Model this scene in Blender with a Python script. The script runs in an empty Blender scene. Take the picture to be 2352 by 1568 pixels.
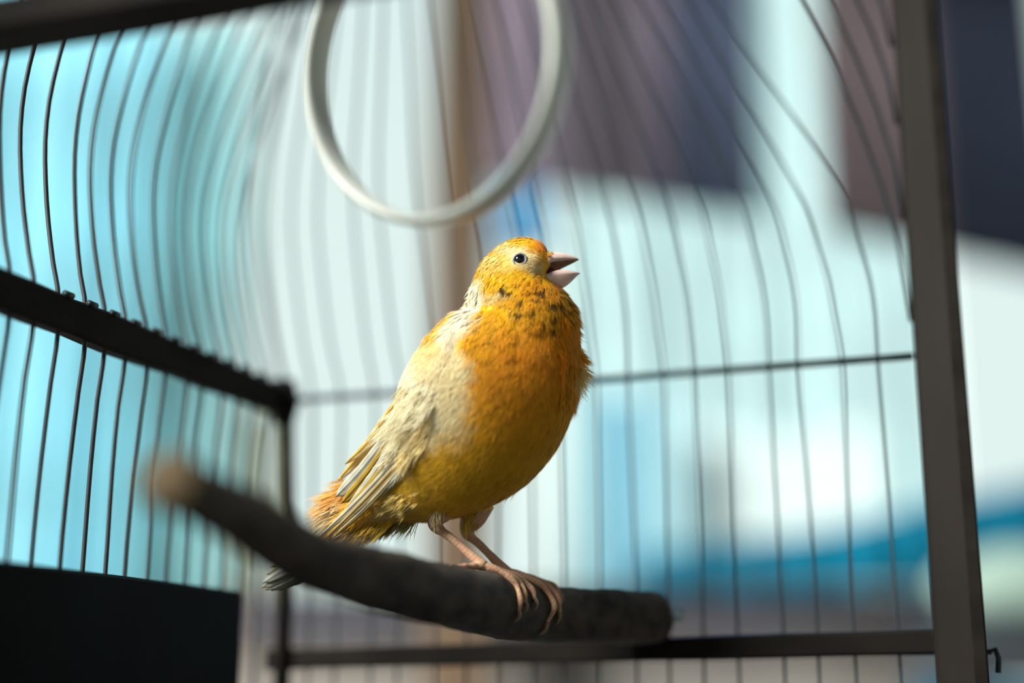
import bpy, bmesh, math, random
import numpy as np
from mathutils import Vector, Matrix

random.seed(7)
rng = np.random.default_rng(11)
SC = bpy.context.scene
COL = SC.collection

# ------------------------------------------------------------------ camera
EYE = Vector((0.0, 0.0, 1.25))
PITCH = math.radians(13.7)
FPX = 2352 * 50.0 / 36.0
FW = Vector((0, math.cos(PITCH), math.sin(PITCH)))
UP = Vector((0, -math.sin(PITCH), math.cos(PITCH)))
RT = Vector((1, 0, 0))
BD = 0.475                      # distance of the bird

cam_data = bpy.data.cameras.new('camera')
cam_data.lens = 50.0
cam_data.sensor_width = 36.0
cam_data.clip_start = 0.01
cam_data.dof.use_dof = True
cam_data.dof.focus_distance = BD - 0.006
cam_data.dof.aperture_fstop = 1.8
cam = bpy.data.objects.new('camera', cam_data)
COL.objects.link(cam)
cam.location = EYE
cam.rotation_euler = (math.radians(90) + PITCH, 0, 0)
SC.camera = cam

# ------------------------------------------------------------------ sky, sun, exposure
SC.view_settings.view_transform = 'Standard'
SC.view_settings.look = 'None'
SC.view_settings.gamma = 1.0
SC.view_settings.use_curve_mapping = False
SC.view_settings.exposure = 0.0
SC.cycles.use_denoising = True
SC.cycles.sample_clamp_indirect = 4.0

world = bpy.data.worlds.new('sky')
SC.world = world
world.use_nodes = True
nt = world.node_tree
nt.nodes.clear()
tc = nt.nodes.new('ShaderNodeTexCoord')
sep = nt.nodes.new('ShaderNodeSeparateXYZ')
ramp = nt.nodes.new('ShaderNodeValToRGB')
ramp.color_ramp.elements[0].position = 0.0
ramp.color_ramp.elements[0].color = (0.70, 0.84, 0.81, 1)
ramp.color_ramp.elements[1].position = 1.0
ramp.color_ramp.elements[1].color = (0.50, 0.72, 0.86, 1)
e = ramp.color_ramp.elements.new(0.35)
e.color = (0.69, 0.83, 0.80, 1)
bg = nt.nodes.new('ShaderNodeBackground')
bg.inputs['Strength'].default_value = 1.08
wo = nt.nodes.new('ShaderNodeOutputWorld')
nt.links.new(tc.outputs['Generated'], sep.inputs[0])
nt.links.new(sep.outputs['Z'], ramp.inputs[0])
nt.links.new(ramp.outputs[0], bg.inputs['Color'])
nt.links.new(bg.outputs[0], wo.inputs['Surface'])

sun_data = bpy.data.lights.new('sun', 'SUN')
sun_data.energy = 11.0
sun_data.angle = math.radians(22)
sun_data.color = (1.0, 0.97, 0.90)
sun = bpy.data.objects.new('sun', sun_data)
COL.objects.link(sun)
sun.location = (-2, 0, 4)
SUN_FROM = Vector((-0.70, -0.55, 0.70))
sun.rotation_euler = SUN_FROM.to_track_quat('Z', 'Y').to_euler()


# ------------------------------------------------------------------ helpers
def W(px, py, d):
    """a point of the place seen at pixel px,py at distance d along the view"""
    return EYE + FW * d + RT * ((px - 1176) / FPX * d) + UP * ((784 - py) / FPX * d)


def at_height(px, py, z):
    r = FW + RT * ((px - 1176) / FPX) + UP * ((784 - py) / FPX)
    t = (z - EYE.z) / r.z
    return EYE + r * t


def tag(o, label=None, cat=None, group=None, kind=None):
    if label: o['label'] = label
    if cat: o['category'] = cat
    if group: o['group'] = group
    if kind: o['kind'] = kind
    return o


def empty(name, loc):
    o = bpy.data.objects.new(name, None)
    o.empty_display_size = 0.02
    o.location = loc
    COL.objects.link(o)
    return o


def link(name, me, parent=None):
    o = bpy.data.objects.new(name, me)
    COL.objects.link(o)
    if parent is not None:
        # meshes are built in world coordinates; keep them there under the parent
        o.parent = parent
        off = Vector((0, 0, 0))
        p = parent
        while p is not None:
            off += p.location
            p = p.parent
        o.location = -off
    return o


def mesh_obj(name, verts, faces, mat, parent=None, smooth=True):
    me = bpy.data.meshes.new(name)
    me.from_pydata([tuple(v) for v in verts], [], faces)
    me.update()
    if smooth:
        me.polygons.foreach_set('use_smooth', [True] * len(me.polygons))
    if mat: me.materials.append(mat)
    return link(name, me, parent)


def smooth_path(pts, n=6):
    """Catmull-Rom through points (any dimension)"""
    P = [np.array(p, float) for p in pts]
    P = [2 * P[0] - P[1]] + P + [2 * P[-1] - P[-2]]
    out = []
    for i in range(1, len(P) - 2):
        for k in range(n):
            t = k / n
            a, b, c, d = P[i - 1], P[i], P[i + 1], P[i + 2]
            out.append(0.5 * ((2 * b) + (-a + c) * t + (2 * a - 5 * b + 4 * c - d) * t * t + (-a + 3 * b - 3 * c + d) * t ** 3))
    out.append(P[-2])
    return np.array(out)


def tube_geo(path, radii, seg=10, flat=1.0, wob=None):
    path = np.array(path, float)
    n = len(path)
    T = np.gradient(path, axis=0)
    T /= np.linalg.norm(T, axis=1)[:, None] + 1e-12
    ref = np.array([0.0, 0.0, 1.0]) if abs(T[0][2]) < 0.9 else np.array([0.0, 1.0, 0.0])
    verts, faces = [], []
    a = np.cross(T[0], ref); a /= np.linalg.norm(a)
    for i in range(n):
        a = a - T[i] * a.dot(T[i]); a /= np.linalg.norm(a)
        b = np.cross(T[i], a)
        for k in range(seg):
            th = 2 * math.pi * k / seg
            r = radii[i] * (wob(i, k) if wob else 1.0)
            verts.append(path[i] + r * (math.cos(th) * a + flat * math.sin(th) * b))
    for i in range(n - 1):
        for k in range(seg):
            k2 = (k + 1) % seg
            faces.append((i * seg + k, i * seg + k2, (i + 1) * seg + k2, (i + 1) * seg + k))
    faces.append(tuple(reversed(range(seg))))
    faces.append(tuple((n - 1) * seg + k for k in range(seg)))
    return verts, faces


def tube(name, path, radii, mat, parent=None, seg=10, **kw):
    if not hasattr(radii, '__len__'):
        radii = [radii] * len(path)
    v, f = tube_geo(path, radii, seg, **kw)
    return mesh_obj(name, v, f, mat, parent)


def beam(name, p0, p1, wid, hei, mat, parent=None, up=Vector((0, 0, 1)), bevel=0.0008, segs=8, jitter=0.0):
    """rectangular timber from p0 to p1 with softened edges, cut in segments"""
    p0, p1 = Vector(p0), Vector(p1)
    t = (p1 - p0).normalized()
    s = t.cross(up).normalized()
    u = s.cross(t).normalized()
    b = bevel
    w, h = wid / 2, hei / 2
    prof = [(-w + b, -h), (w - b, -h), (w, -h + b), (w, h - b), (w - b, h), (-w + b, h), (-w, h - b), (-w, -h + b)]
    verts, faces = [], []
    for i in range(segs + 1):
        c = p0.lerp(p1, i / segs)
        j = 1 + (random.random() - .5) * jitter
        for (x, y) in prof:
            verts.append(c + s * x * j + u * y * j)
    for i in range(segs):
        for k in range(8):
            k2 = (k + 1) % 8
            faces.append((i * 8 + k, i * 8 + k2, (i + 1) * 8 + k2, (i + 1) * 8 + k))
    faces.append(tuple(reversed(range(8))))
    faces.append(tuple(segs * 8 + k for k in range(8)))
    return mesh_obj(name, verts, faces, mat, parent, smooth=False)


def slab(name, corners, thick_vec, mat, parent=None):
    """a board given by a quad of corners and a thickness vector"""
    c = [Vector(p) for p in corners]
    tv = Vector(thick_vec)
    bm = bmesh.new()
    a = [bm.verts.new(p) for p in c]
    b = [bm.verts.new(p + tv) for p in c]
    bm.faces.new(a)
    bm.faces.new(list(reversed(b)))
    for i in range(4):
        j = (i + 1) % 4
        bm.faces.new((a[j], a[i], b[i], b[j]))
    bmesh.ops.recalc_face_normals(bm, faces=bm.faces)
    bmesh.ops.bevel(bm, geom=list(bm.edges), offset=min(0.003, tv.length * .2), segments=1, affect='EDGES')
    me = bpy.data.meshes.new(name)
    bm.to_mesh(me); bm.free()
    me.materials.append(mat)
    return link(name, me, parent)


# ------------------------------------------------------------------ materials
def mat_plain(name, col, rough=0.6, spec=0.3, var=0.12, scale=40.0, bump=0.0, stretch=(1, 1, 1), metallic=0.0, bump_dist=0.0005, col2=None):
    m = bpy.data.materials.new(name)
    m.use_nodes = True
    t = m.node_tree
    b = t.nodes['Principled BSDF']
    b.inputs['Roughness'].default_value = rough
    b.inputs['Specular IOR Level'].default_value = spec
    b.inputs['Metallic'].default_value = metallic
    co = t.nodes.new('ShaderNodeTexCoord')
    mp = t.nodes.new('ShaderNodeMapping')
    mp.inputs['Scale'].default_value = stretch
    nz = t.nodes.new('ShaderNodeTexNoise')
    nz.inputs['Scale'].default_value = scale
    nz.inputs['Detail'].default_value = 6
    rp = t.nodes.new('ShaderNodeValToRGB')
    c2 = col2 if col2 else tuple(c * (1 - var) for c in col)
    c1 = tuple(min(1, c * (1 + var)) for c in col)
    rp.color_ramp.elements[0].position = 0.3
    rp.color_ramp.elements[1].position = 0.7
    rp.color_ramp.elements[0].color = (*c2, 1)
    rp.color_ramp.elements[1].color = (*c1, 1)
    t.links.new(co.outputs['Object'], mp.inputs[0])
    t.links.new(mp.outputs[0], nz.inputs['Vector'])
    t.links.new(nz.outputs['Fac'], rp.inputs[0])
    t.links.new(rp.outputs[0], b.inputs['Base Color'])
    if bump:
        bp = t.nodes.new('ShaderNodeBump')
        bp.inputs['Strength'].default_value = bump
        bp.inputs['Distance'].default_value = bump_dist
        t.links.new(nz.outputs['Fac'], bp.inputs['Height'])
        t.links.new(bp.outputs[0], b.inputs['Normal'])
    return m


def mat_cloth(name, col, trans=0.5, var=0.1, scale=8.0):
    m = mat_plain(name, col, 0.9, 0.1, var, scale)
    t = m.node_tree
    b = t.nodes['Principled BSDF']
    rp = [n for n in t.nodes if n.type == 'VALTORGB'][0]
    tr = t.nodes.new('ShaderNodeBsdfTranslucent')
    mx = t.nodes.new('ShaderNodeMixShader')
    mx.inputs[0].default_value = trans
    t.links.new(rp.outputs[0], tr.inputs['Color'])
    t.links.new(b.outputs[0], mx.inputs[1])
    t.links.new(tr.outputs[0], mx.inputs[2])
    t.links.new(mx.outputs[0], t.nodes['Material Output'].inputs['Surface'])
    return m


def mat_attr(name, rough=0.75, trans=0.0, spec=0.2, bump=0.0, bscale=400.0, sheen=0.0):
    m = bpy.data.materials.new(name)
    m.use_nodes = True
    t = m.node_tree
    b = t.nodes['Principled BSDF']
    b.inputs['Roughness'].default_value = rough
    b.inputs['Specular IOR Level'].default_value = spec
    b.inputs['Sheen Weight'].default_value = sheen
    at = t.nodes.new('ShaderNodeAttribute')
    at.attribute_name = 'plumage_colour'
    t.links.new(at.outputs['Color'], b.inputs['Base Color'])
    if bump:
        co = t.nodes.new('ShaderNodeTexCoord')
        nz = t.nodes.new('ShaderNodeTexNoise')
        nz.inputs['Scale'].default_value = bscale
        nz.inputs['Detail'].default_value = 4
        bp = t.nodes.new('ShaderNodeBump')
        bp.inputs['Strength'].default_value = bump
        bp.inputs['Distance'].default_value = 0.0004
        t.links.new(co.outputs['Object'], nz.inputs['Vector'])
        t.links.new(nz.outputs['Fac'], bp.inputs['Height'])
        t.links.new(bp.outputs[0], b.inputs['Normal'])
    if trans:
        tr = t.nodes.new('ShaderNodeBsdfTranslucent')
        t.links.new(at.outputs['Color'], tr.inputs['Color'])
        mx = t.nodes.new('ShaderNodeMixShader')
        mx.inputs[0].default_value = trans
        t.links.new(b.outputs[0], mx.inputs[1])
        t.links.new(tr.outputs[0], mx.inputs[2])
        t.links.new(mx.outputs[0], t.nodes['Material Output'].inputs['Surface'])
    return m


M_wood = mat_plain('dark_cage_wood', (0.010, 0.0072, 0.0056), 0.6, 0.2, 0.35, 60, 0.5, (1, 1, 0.15), bump_dist=0.0006)
M_railwood = mat_plain('black_rail_wood', (0.011, 0.0095, 0.008), 0.8, 0.08, 0.35, 90, 0.4, (0.3, 0.3, 1))
M_wire = mat_plain('dark_wire', (0.018, 0.026, 0.032), 0.5, 0.3, 0.2, 200, metallic=0.0)
M_base = mat_plain('dark_teal_board', (0.0015, 0.005, 0.006), 0.8, 0.15, 0.4, 30, 0.3)
M_tan = mat_plain('bare_tan_wood', (0.065, 0.046, 0.024), 0.8, 0.2, 0.25, 120, 0.5)
M_ring = mat_plain('white_ring_plastic', (0.56, 0.60, 0.56), 0.35, 0.5, 0.06, 60)
M_metal = mat_plain('steel_hardware', (0.10, 0.12, 0.14), 0.35, 0.5, 0.1, 100, metallic=0.8)

# ------------------------------------------------------------------ the setting
M_ground = mat_plain('dusty_ground', (0.34, 0.31, 0.28), 0.9, 0.1, 0.2, 6, 0.4)
M_render = mat_plain('blocker_wall_render', (0.55, 0.53, 0.50), 0.9, 0.1, 0.2, 8, 0.3)
M_ceil = mat_plain('blocker_roof_boards', (0.05, 0.043, 0.04), 0.8, 0.1, 0.2, 12, 0.3)

o = mesh_obj('floor', [(-8, -3, 0), (8, -3, 0), (8, 10, 0), (-8, 10, 0)], [(0, 1, 2, 3)], M_ground, smooth=False)
tag(o, kind='structure', label='dusty grey ground under the cage and the yard')
o = slab('blocker_wall_back', [(-2.2, -1.5, 0), (2.0, -1.5, 0), (2.0, -1.5, 2.3), (-2.2, -1.5, 2.3)], (0, -.1, 0), M_render)  # unseen wall, added so the viewer's side of the bird stays darker
tag(o, kind='structure', label='unseen grey wall added behind the viewer to shape the light')
o = slab('blocker_wall_right', [(1.9, -1.5, 0), (1.9, 0.9, 0), (1.9, 0.9, 2.3), (1.9, -1.5, 2.3)], (.1, 0, 0), M_render)  # unseen side wall, added to hold light off from the right
tag(o, kind='structure', label='unseen grey wall added at the right to shape the light')
o = slab('blocker_roof', [(-0.55, -1.6, 2.3), (2.0, -1.6, 2.3), (2.0, 1.0, 2.3), (-0.55, 1.0, 2.3)], (0, 0, .08), M_ceil)  # unseen roof, added to block sky light from above the cage
tag(o, kind='structure', label='unseen dark roof added above the cage to block light')

# ------------------------------------------------------------------ the yard behind the cage
DB = 1.5


def px_board(name, quad, d, thick, mat, parent=None):
    ds = d if hasattr(d, '__len__') else [d] * 4
    return slab(name, [W(x, y, dd) for (x, y), dd in zip(quad, ds)], (0, thick, 0), mat, parent)


# timber post, straight up from the ground
pm = mat_plain('weathered_brown_timber', (0.125, 0.085, 0.055), 0.85, 0.15, 0.25, 14, 0.3, (1, 1, .1))
a = W(1066, 800, 1.40)
post = empty('timber_post', (a.x, a.y, 0))
beam('shaft', (a.x - .004, a.y, 0.03), (a.x - .004, a.y, 2.45), 0.060, 0.05, pm, post, up=Vector((0, 1, 0)), bevel=.004, segs=10, jitter=.06)
beam('foot_block', (a.x - .004, a.y, 0.0), (a.x - .004, a.y, 0.05), 0.12, 0.12, pm, post, up=Vector((0, 1, 0)), bevel=.006, segs=1)
tag(post, 'weathered brown timber post standing out of focus behind the bird', 'post')

# hanging board screens, cut on a slant below
def screen(label, x0, x1, d0, d1, ytop, yb, n, cols):
    c = W((x0 + x1) / 2, -300, (d0 + d1) / 2)
    root = empty('board_screen', c)
    for k in range(n):
        xa = x0 + (x1 - x0) * k / n + 1.5
        xb = x0 + (x1 - x0) * (k + 1) / n - 1.5
        fa, fb = (xa - x0) / (x1 - x0), (xb - x0) / (x1 - x0)
        da, db = d0 + (d1 - d0) * fa, d0 + (d1 - d0) * fb
        ya, yb2 = yb[0] + (yb[1] - yb[0]) * fa, yb[0] + (yb[1] - yb[0]) * fb
        # board edges stay plumb: same plan position top and bottom
        pa, pb = W(xa, ya, da), W(xb, yb2, db)
        zt = EYE.z + 1.0
        m = cols[k % len(cols)]
        slab('board', [pa, pb, Vector((pb.x, pb.y, zt)), Vector((pa.x, pa.y, zt))], (0, .018, 0), m, root)
    pa, pb = W(x0, 0, d0), W(x1, 0, d1)
    beam('batten', (pa.x, pa.y + .03, EYE.z + .9), (pb.x, pb.y + .03, EYE.z + .9), .03, .05, cols[0], root, bevel=.002, segs=2)
    tag(root, label, 'screen')
    return root


sm = [mat_plain('plum_grey_board', (0.19, 0.155, 0.205), .85, .1, .15, 10),
      mat_plain('plum_brown_board', (0.18, 0.14, 0.165), .85, .1, .15, 10),
      mat_plain('slate_navy_board', (0.055, 0.070, 0.115), .85, .1, .15, 10)]
dk = [mat_plain('brown_black_board', (0.085, 0.066, 0.072), .85, .1, .15, 10),
      mat_plain('black_navy_board', (0.012, 0.016, 0.028), .85, .1, .15, 10)]
screen('wide plum-grey board screen hanging behind the bird, right of the timber post', 1125, 1758, 1.56, 1.60, 0, (408, 496), 6, [sm[0], sm[0], sm[1], sm[0], sm[2], sm[2]])
screen('brown-black board screen behind the right cage post', 1898, 2450, 1.58, 1.60, 0, (515, 635), 4, [dk[0], dk[0], dk[1], dk[1]])

# turquoise cloth at the left, hanging in folds
def cloth(name, x0, x1, d, ztop, zbot, mat, amp, nf, label, cat, seed, skew=0.0):
    r = random.Random(seed)
    a, b = W(x0, 800, d), W(x1, 800, d)
    nx, nz = 90, 14
    ph = [r.random() * 6.28 for _ in range(4)]
    V, F = [], []
    for i in range(nx + 1):
        f = i / nx
        wave = math.sin(f * nf * 6.28 + ph[0]) + .5 * math.sin(f * nf * 2.3 * 6.28 + ph[1]) + .3 * math.sin(f * nf * .6 * 6.28 + ph[2])
        for j in range(nz + 1):
            g = j / nz
            x = a.x + (b.x - a.x) * f + skew * g * .05
            y = a.y + (b.y - a.y) * f + amp * wave * (0.7 + .5 * g) 
            V.append((x + .2 * amp * math.sin(g * 5 + ph[3] + f * 9), y, ztop + (zbot - ztop) * g))
    for i in range(nx):
        for j in range(nz):
            q = i * (nz + 1) + j
            F.append((q, q + 1, q + nz + 2, q + nz + 1))
    o = mesh_obj(name, V, F, mat)
    sd = o.modifiers.new('thickness', 'SOLIDIFY'); sd.thickness = 0.0015
    if label:
        tag(o, label, cat)
    return o


M_turq = mat_cloth('turquoise_cloth', (0.66, 0.87, 0.89), 0.6, .12)
M_blue = mat_cloth('sky_blue_cloth', (0.42, 0.77, 0.86), 0.5, .12)
cloth('hanging_cloth', 300, 545, 1.75, 2.1, 0.6, M_turq, .012, 4.5, 'pale turquoise cloth hanging in soft folds beyond the left cage bars', 'cloth', 3)
cloth('hanging_cloth', -420, 330, 1.70, 2.1, 0.6, M_blue, .012, 7, 'sky-blue cloth hanging in folds at the far left of the yard', 'cloth', 5)
M_cyan = mat_cloth('sky_tint_cyan', (0.60, 0.74, 0.755), 0.6, .08)  # added sheet: its colour tones down the bright sky behind the bars
zc = 2.62
cs = cloth('sky_tint_sheet', 1285, 2150, 2.4, zc, 0.75, M_cyan, .016, 6, 'wide pale cyan sheet added to tint the sky beyond the back bars, right of the bird', 'sheet', 17)
qa, qb = W(1270, 800, 2.4), W(2165, 800, 2.4)
tube('rod', [(qa.x, qa.y, zc), (qb.x, qb.y, zc)], .008, M_ring, cs, 8)
for q in (qa, qb):
    tube('upright', [(q.x, q.y, 0), (q.x, q.y, zc)], .008, M_ring, cs, 8)
# line the cloths hang from
la, lb = W(-520, 800, 1.72), W(560, 800, 1.75)
ln = empty('clothes_line', (la.x, la.y, 0))
tube('line', [(la.x, la.y, 2.1), ((la.x + lb.x) / 2, (la.y + lb.y) / 2, 2.098), (lb.x, lb.y, 2.1)], .002, M_wire, ln, 6)
tube('pole', [(la.x, la.y, 0), (la.x, la.y, 2.13)], .012, pm, ln, 10)
tube('pole', [(lb.x, lb.y + .02, 0), (lb.x, lb.y + .02, 2.13)], .006, M_ring, ln, 10)
tag(ln, 'clothes line on two poles carrying the turquoise and blue cloths', 'clothes line')

# cream sheet beside the corner of the cage
M_cream = mat_cloth('cream_cloth', (0.80, 0.74, 0.58), 0.6, .06)
ca, cb = W(548, 935, 1.9), W(638, 935, 1.9)
cr = cloth('cream_sheet', 548, 640, 1.9, ca.z, .5, M_cream, .006, 3, 'narrow cream sheet hung beyond the back corner of the cage', 'cloth', 8)
cl = tube('rod', [(ca.x - .02, ca.y, ca.z), (cb.x + .02, cb.y, cb.z)], .004, M_ring, cr, 8)
for q in (0, 1):
    p = (ca if q == 0 else cb) + Vector((.02 * (2 * q - 1), 0, 0))
    tube('upright', [(p.x, p.y, 0), (p.x, p.y, ca.z)], .003, M_ring, cr, 8)

# blue cloth peeping out under the screen
M_azure = mat_cloth('azure_cloth', (0.07, 0.36, 0.62), 0.45, .1)
a0 = W(1150, 380, 1.68)
bc = cloth('blue_rag', 1150, 1262, 1.68, a0.z, W(1200, 566, 1.68).z, M_azure, .006, 2, 'small azure cloth hanging just below the plum-grey screen', 'cloth', 12)
p1, p2 = W(1150, 380, 1.68), W(1262, 380, 1.68)
tube('cord', [(p1.x, p1.y, a0.z), (p1.x, p1.y, a0.z + .5)], .0015, M_wire, bc, 6)
tube('cord', [(p2.x, p2.y, a0.z), (p2.x, p2.y, a0.z + .5)], .0015, M_wire, bc, 6)

# pale blue shutter standing behind the bird's breast
M_pale = mat_plain('pale_blue_paint', (0.15, 0.36, 0.47), .7, .2, .1, 6)
M_pale2 = mat_plain('pale_cyan_paint', (0.28, 0.46, 0.51), .7, .2, .1, 6)
d = 2.1
sa, sb = W(1352, 905, d), W(1575, 905, d)
sh = empty('blue_shutter', ((sa.x + sb.x) / 2, sa.y, 0))
nsl = 5
for k in range(nsl):
    xa = sa.x + (sb.x - sa.x) * k / nsl; xb = sa.x + (sb.x - sa.x) * (k + 1) / nsl
    slab('plank', [(xa + .001, sa.y, 0), (xb - .001, sa.y, 0), (xb - .001, sa.y, sa.z), (xa + .001, sa.y, sa.z)], (0, .015, 0), M_pale if k < 3 else M_pale2, sh)
beam('crosspiece', (sa.x, sa.y + .025, sa.z - .08), (sb.x, sa.y + .025, sa.z - .08), .02, .04, M_pale, sh, segs=2)
tag(sh, 'pale blue plank shutter standing in the yard right of the bird', 'shutter')
# added panels painting the pale sky haze right of it
M_white = mat_plain('sky_haze_paint', (0.50, 0.60, 0.60), .8, .2, .1, 5)
sa, sb = W(1585, 985, 2.15), W(2010, 985, 2.15)
ws = empty('sky_haze_panel', ((sa.x + sb.x) / 2, sa.y, 0))
for k in range(4):
    xa = sa.x + (sb.x - sa.x) * k / 4; xb = sa.x + (sb.x - sa.x) * (k + 1) / 4
    slab('panel', [(xa + .001, sa.y, 0), (xb - .001, sa.y, 0), (xb - .001, sa.y, sa.z - .012 * ((k * 7) % 3)), (xa + .001, sa.y, sa.z - .01 * ((k * 5) % 3))], (0, .02, 0), M_white, ws)
tag(ws, 'added pale panels in the tone of the hazy sky behind the back cage bars', 'panel')

# blue tarpaulin over a low stall
M_tarp = mat_cloth('blue_tarpaulin', (0.006, 0.20, 0.33), 0.25, .15)
root = empty('market_stall', (0.5, 1.62, 0))
pts_top = [(1480, 1268), (1700, 1238), (1900, 1212), (2110, 1160), (2250, 1135), (2480, 1085)]
pts_bot = [(1480, 1352), (1700, 1352), (1900, 1352), (2110, 1345), (2250, 1335), (2480, 1255)]
V, F = [], []
N = 60
tp = smooth_path(pts_top, 12); bt = smooth_path(pts_bot, 12)
for i in range(len(tp)):
    sg = .006 * math.sin(i * .8) + .004 * math.sin(i * 2.1)
    a = W(tp[i][0], tp[i][1], 1.56 + sg); b = W(bt[i][0], bt[i][1], 1.50 + sg * 1.5)
    back = a + Vector((0, .35, -.03))
    V += [back, a, a.lerp(b, .5) + Vector((0, sg, 0)), b]
for i in range(len(tp) - 1):
    for j in range(3):
        F.append((i * 4 + j, i * 4 + j + 1, i * 4 + j + 5, i * 4 + j + 4))
tarp = mesh_obj('tarpaulin', V, F, M_tarp, root)
tarp.modifiers.new('thickness', 'SOLIDIFY').thickness = .002
for (px_, dd) in ((1500, 1.6), (2240, 1.62), (2460, 1.62), (1500, 1.85), (2460, 1.85)):
    p = W(px_, 1300, dd)
    beam('leg', (p.x, p.y, 0), (p.x, p.y, p.z - .01), .03, .03, pm, root, up=Vector((0, 1, 0)), segs=2)
tag(root, 'low stall under a deep blue tarpaulin, right of the bird behind the cage', 'stall')

# low boarded wall
lw = empty('boarded_wall', (0.1, 1.45, 0))
def hboard(y0, y1, x0, x1, d, mat, name='plank'):
    za, zb = W(1176, y0, d).z, W(1176, y1, d).z
    xa, xb = W(x0, y0, d).x, W(x1, y0, d).x
    yy = W(1176, 1400, d).y
    return slab(name, [(xa, yy, zb), (xb, yy, zb), (xb, yy, za), (xa, yy, za)], (0, .02, 0), mat, lw)
hboard(1354, 1392, 540, 2230, 1.42, mat_plain('umber_plank', (0.055, 0.042, 0.036), .8, .2, .2, 8))
hboard(1394, 1440, 540, 2230, 1.43, mat_plain('navy_plank', (0.045, 0.075, 0.15), .8, .2, .3, 6, col2=(0.05, .045, .05)))
hboard(1442, 1500, 540, 2230, 1.42, mat_plain('taupe_plank', (0.085, 0.072, 0.064), .8, .2, .2, 8))
hboard(1502, 1640, 500, 2230, 1.43, mat_plain('greige_plank', (0.19, 0.175, 0.16), .8, .2, .2, 8))
hboard(1642, 1900, 500, 2230, 1.42, mat_plain('greige_plank_low', (0.15, 0.14, 0.13), .8, .2, .2, 8))
for px_ in (560, 1300, 2200):
    p = W(px_, 1400, 1.47)
    beam('stake', (p.x, p.y, 0), (p.x, p.y, W(px_, 1360, 1.47).z), .04, .04, pm, lw, up=Vector((0, 1, 0)), segs=2)
tag(lw, 'low wall of umber, navy and greige planks along the bottom of the view', 'low wall')

# pale sack and dark crate at the far right
M_sack = mat_plain('pale_green_sack', (0.36, 0.50, 0.44), .9, .1, .15, 10, .4)
bm = bmesh.new()
bmesh.ops.create_icosphere(bm, subdivisions=4, radius=1.0)
for v in bm.verts:
    c = v.co.copy()
    n = .06 * math.sin(c.x * 5 + c.z * 3) + .04 * math.sin(c.y * 7 + c.x * 4)
    k = max(abs(c.x), abs(c.y), abs(c.z)) 
    c = c * (1 + n) * (0.75 + .25 / k)
    v.co = Vector((c.x * .085, c.y * .05, c.z * .034))
me = bpy.data.meshes.new('sack'); bm.to_mesh(me); bm.free()
me.materials.append(M_sack)
for p in me.polygons: p.use_smooth = True
sk = bpy.data.objects.new('sack', me); COL.objects.link(sk)
sp = W(2372, 1346, 1.3)
sk.location = sp
tag(sk, 'pale green filled sack lying on the dark crate at the right edge', 'sack')
M_crate = mat_plain('slate_crate', (0.045, 0.055, 0.065), .8, .2, .2, 12)
M_crate2 = mat_plain('blue_crate', (0.0, 0.075, 0.14), .7, .2, .2, 12)
ct = empty('crate', (sp.x, sp.y, 0))
zt = sp.z - .031
rows = 6
for k in range(rows):
    z1 = zt - k * (zt / rows); z0 = zt - (k + 1) * (zt / rows) + .004
    if k == 0: z0 = z1 - .055
    if k == 1: z1 = zt - .059
    mm = M_crate2 if k == 1 else M_crate
    slab('slat', [(sp.x - .10, sp.y - .07, z0), (sp.x + .16, sp.y - .07, z0), (sp.x + .16, sp.y - .07, z1), (sp.x - .10, sp.y - .07, z1)], (0, .014, 0), mm, ct)
    slab('slat', [(sp.x - .10, sp.y - .055, z0), (sp.x - .10, sp.y + .08, z0), (sp.x - .10, sp.y + .08, z1), (sp.x - .10, sp.y - .055, z1)], (.014, 0, 0), mm, ct)
slab('lid', [(sp.x - .10, sp.y - .055, zt), (sp.x + .16, sp.y - .055, zt), (sp.x + .16, sp.y + .08, zt), (sp.x - .10, sp.y + .08, zt)], (0, 0, -.01), M_crate, ct)
tag(ct, 'dark slatted crate standing at the right edge below the pale sack', 'crate')

# ------------------------------------------------------------------ the cage
KC = 0.96
ZR = EYE.z + 0.122 * KC              # height of the middle rail
Cn = at_height(652, 922, ZR)
Rn = at_height(2100, 820, ZR)
U = (Rn - Cn); SIDE = U.length; U.normalize()
WV = Vector((U.y, -U.x, 0))     # from the back wall towards the viewer
ZB = EYE.z - 0.045              # floor of the cage
LEN = 0.30                      # length of the left side


def cage_pt(u, w, z):
    p = Cn + U * u + WV * w
    return Vector((p.x, p.y, z))


APEX = cage_pt(SIDE * .5, .14, ZR + .30)


def interp(x, xs, ys):
    return float(np.interp(x, xs, ys))


def dome(u, w, z, extra=0.0):
    """plan position of a bar that stands at u,w on the rail, at height z"""
    h = (z - EYE.z) / KC
    q = u / SIDE
    dl = -interp(h, [.122, .15, .18, .205, .235, .26, .30], [0, .0065, .0110, .0105, .004, -.004, -.018])
    dr = -interp(h, [.122, .15, .184, .21, .25, .30], [0, .001, .009, .022, .046, .075])
    du = dl * (1 - q) ** 3 + dr * q ** 1.7
    dw = interp(h, [.122, .18, .25, .30], [0, .004, .02, .035]) if w < .02 else 0
    p = cage_pt(u + du, w + dw, z)
    k = min(1, max(0, (h - .305) / .13)); k = k * k * (3 - 2 * k)
    return Vector((p.x + (APEX.x - p.x) * k, p.y + (APEX.y - p.y) * k, z))


cage = empty('bird_cage', cage_pt(SIDE / 2, LEN / 2, ZB))
tag(cage, 'dark domed wire bird cage with wooden corner post and rails around the canary', 'cage')
random.seed(21)
WR = 0.0008


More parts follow.
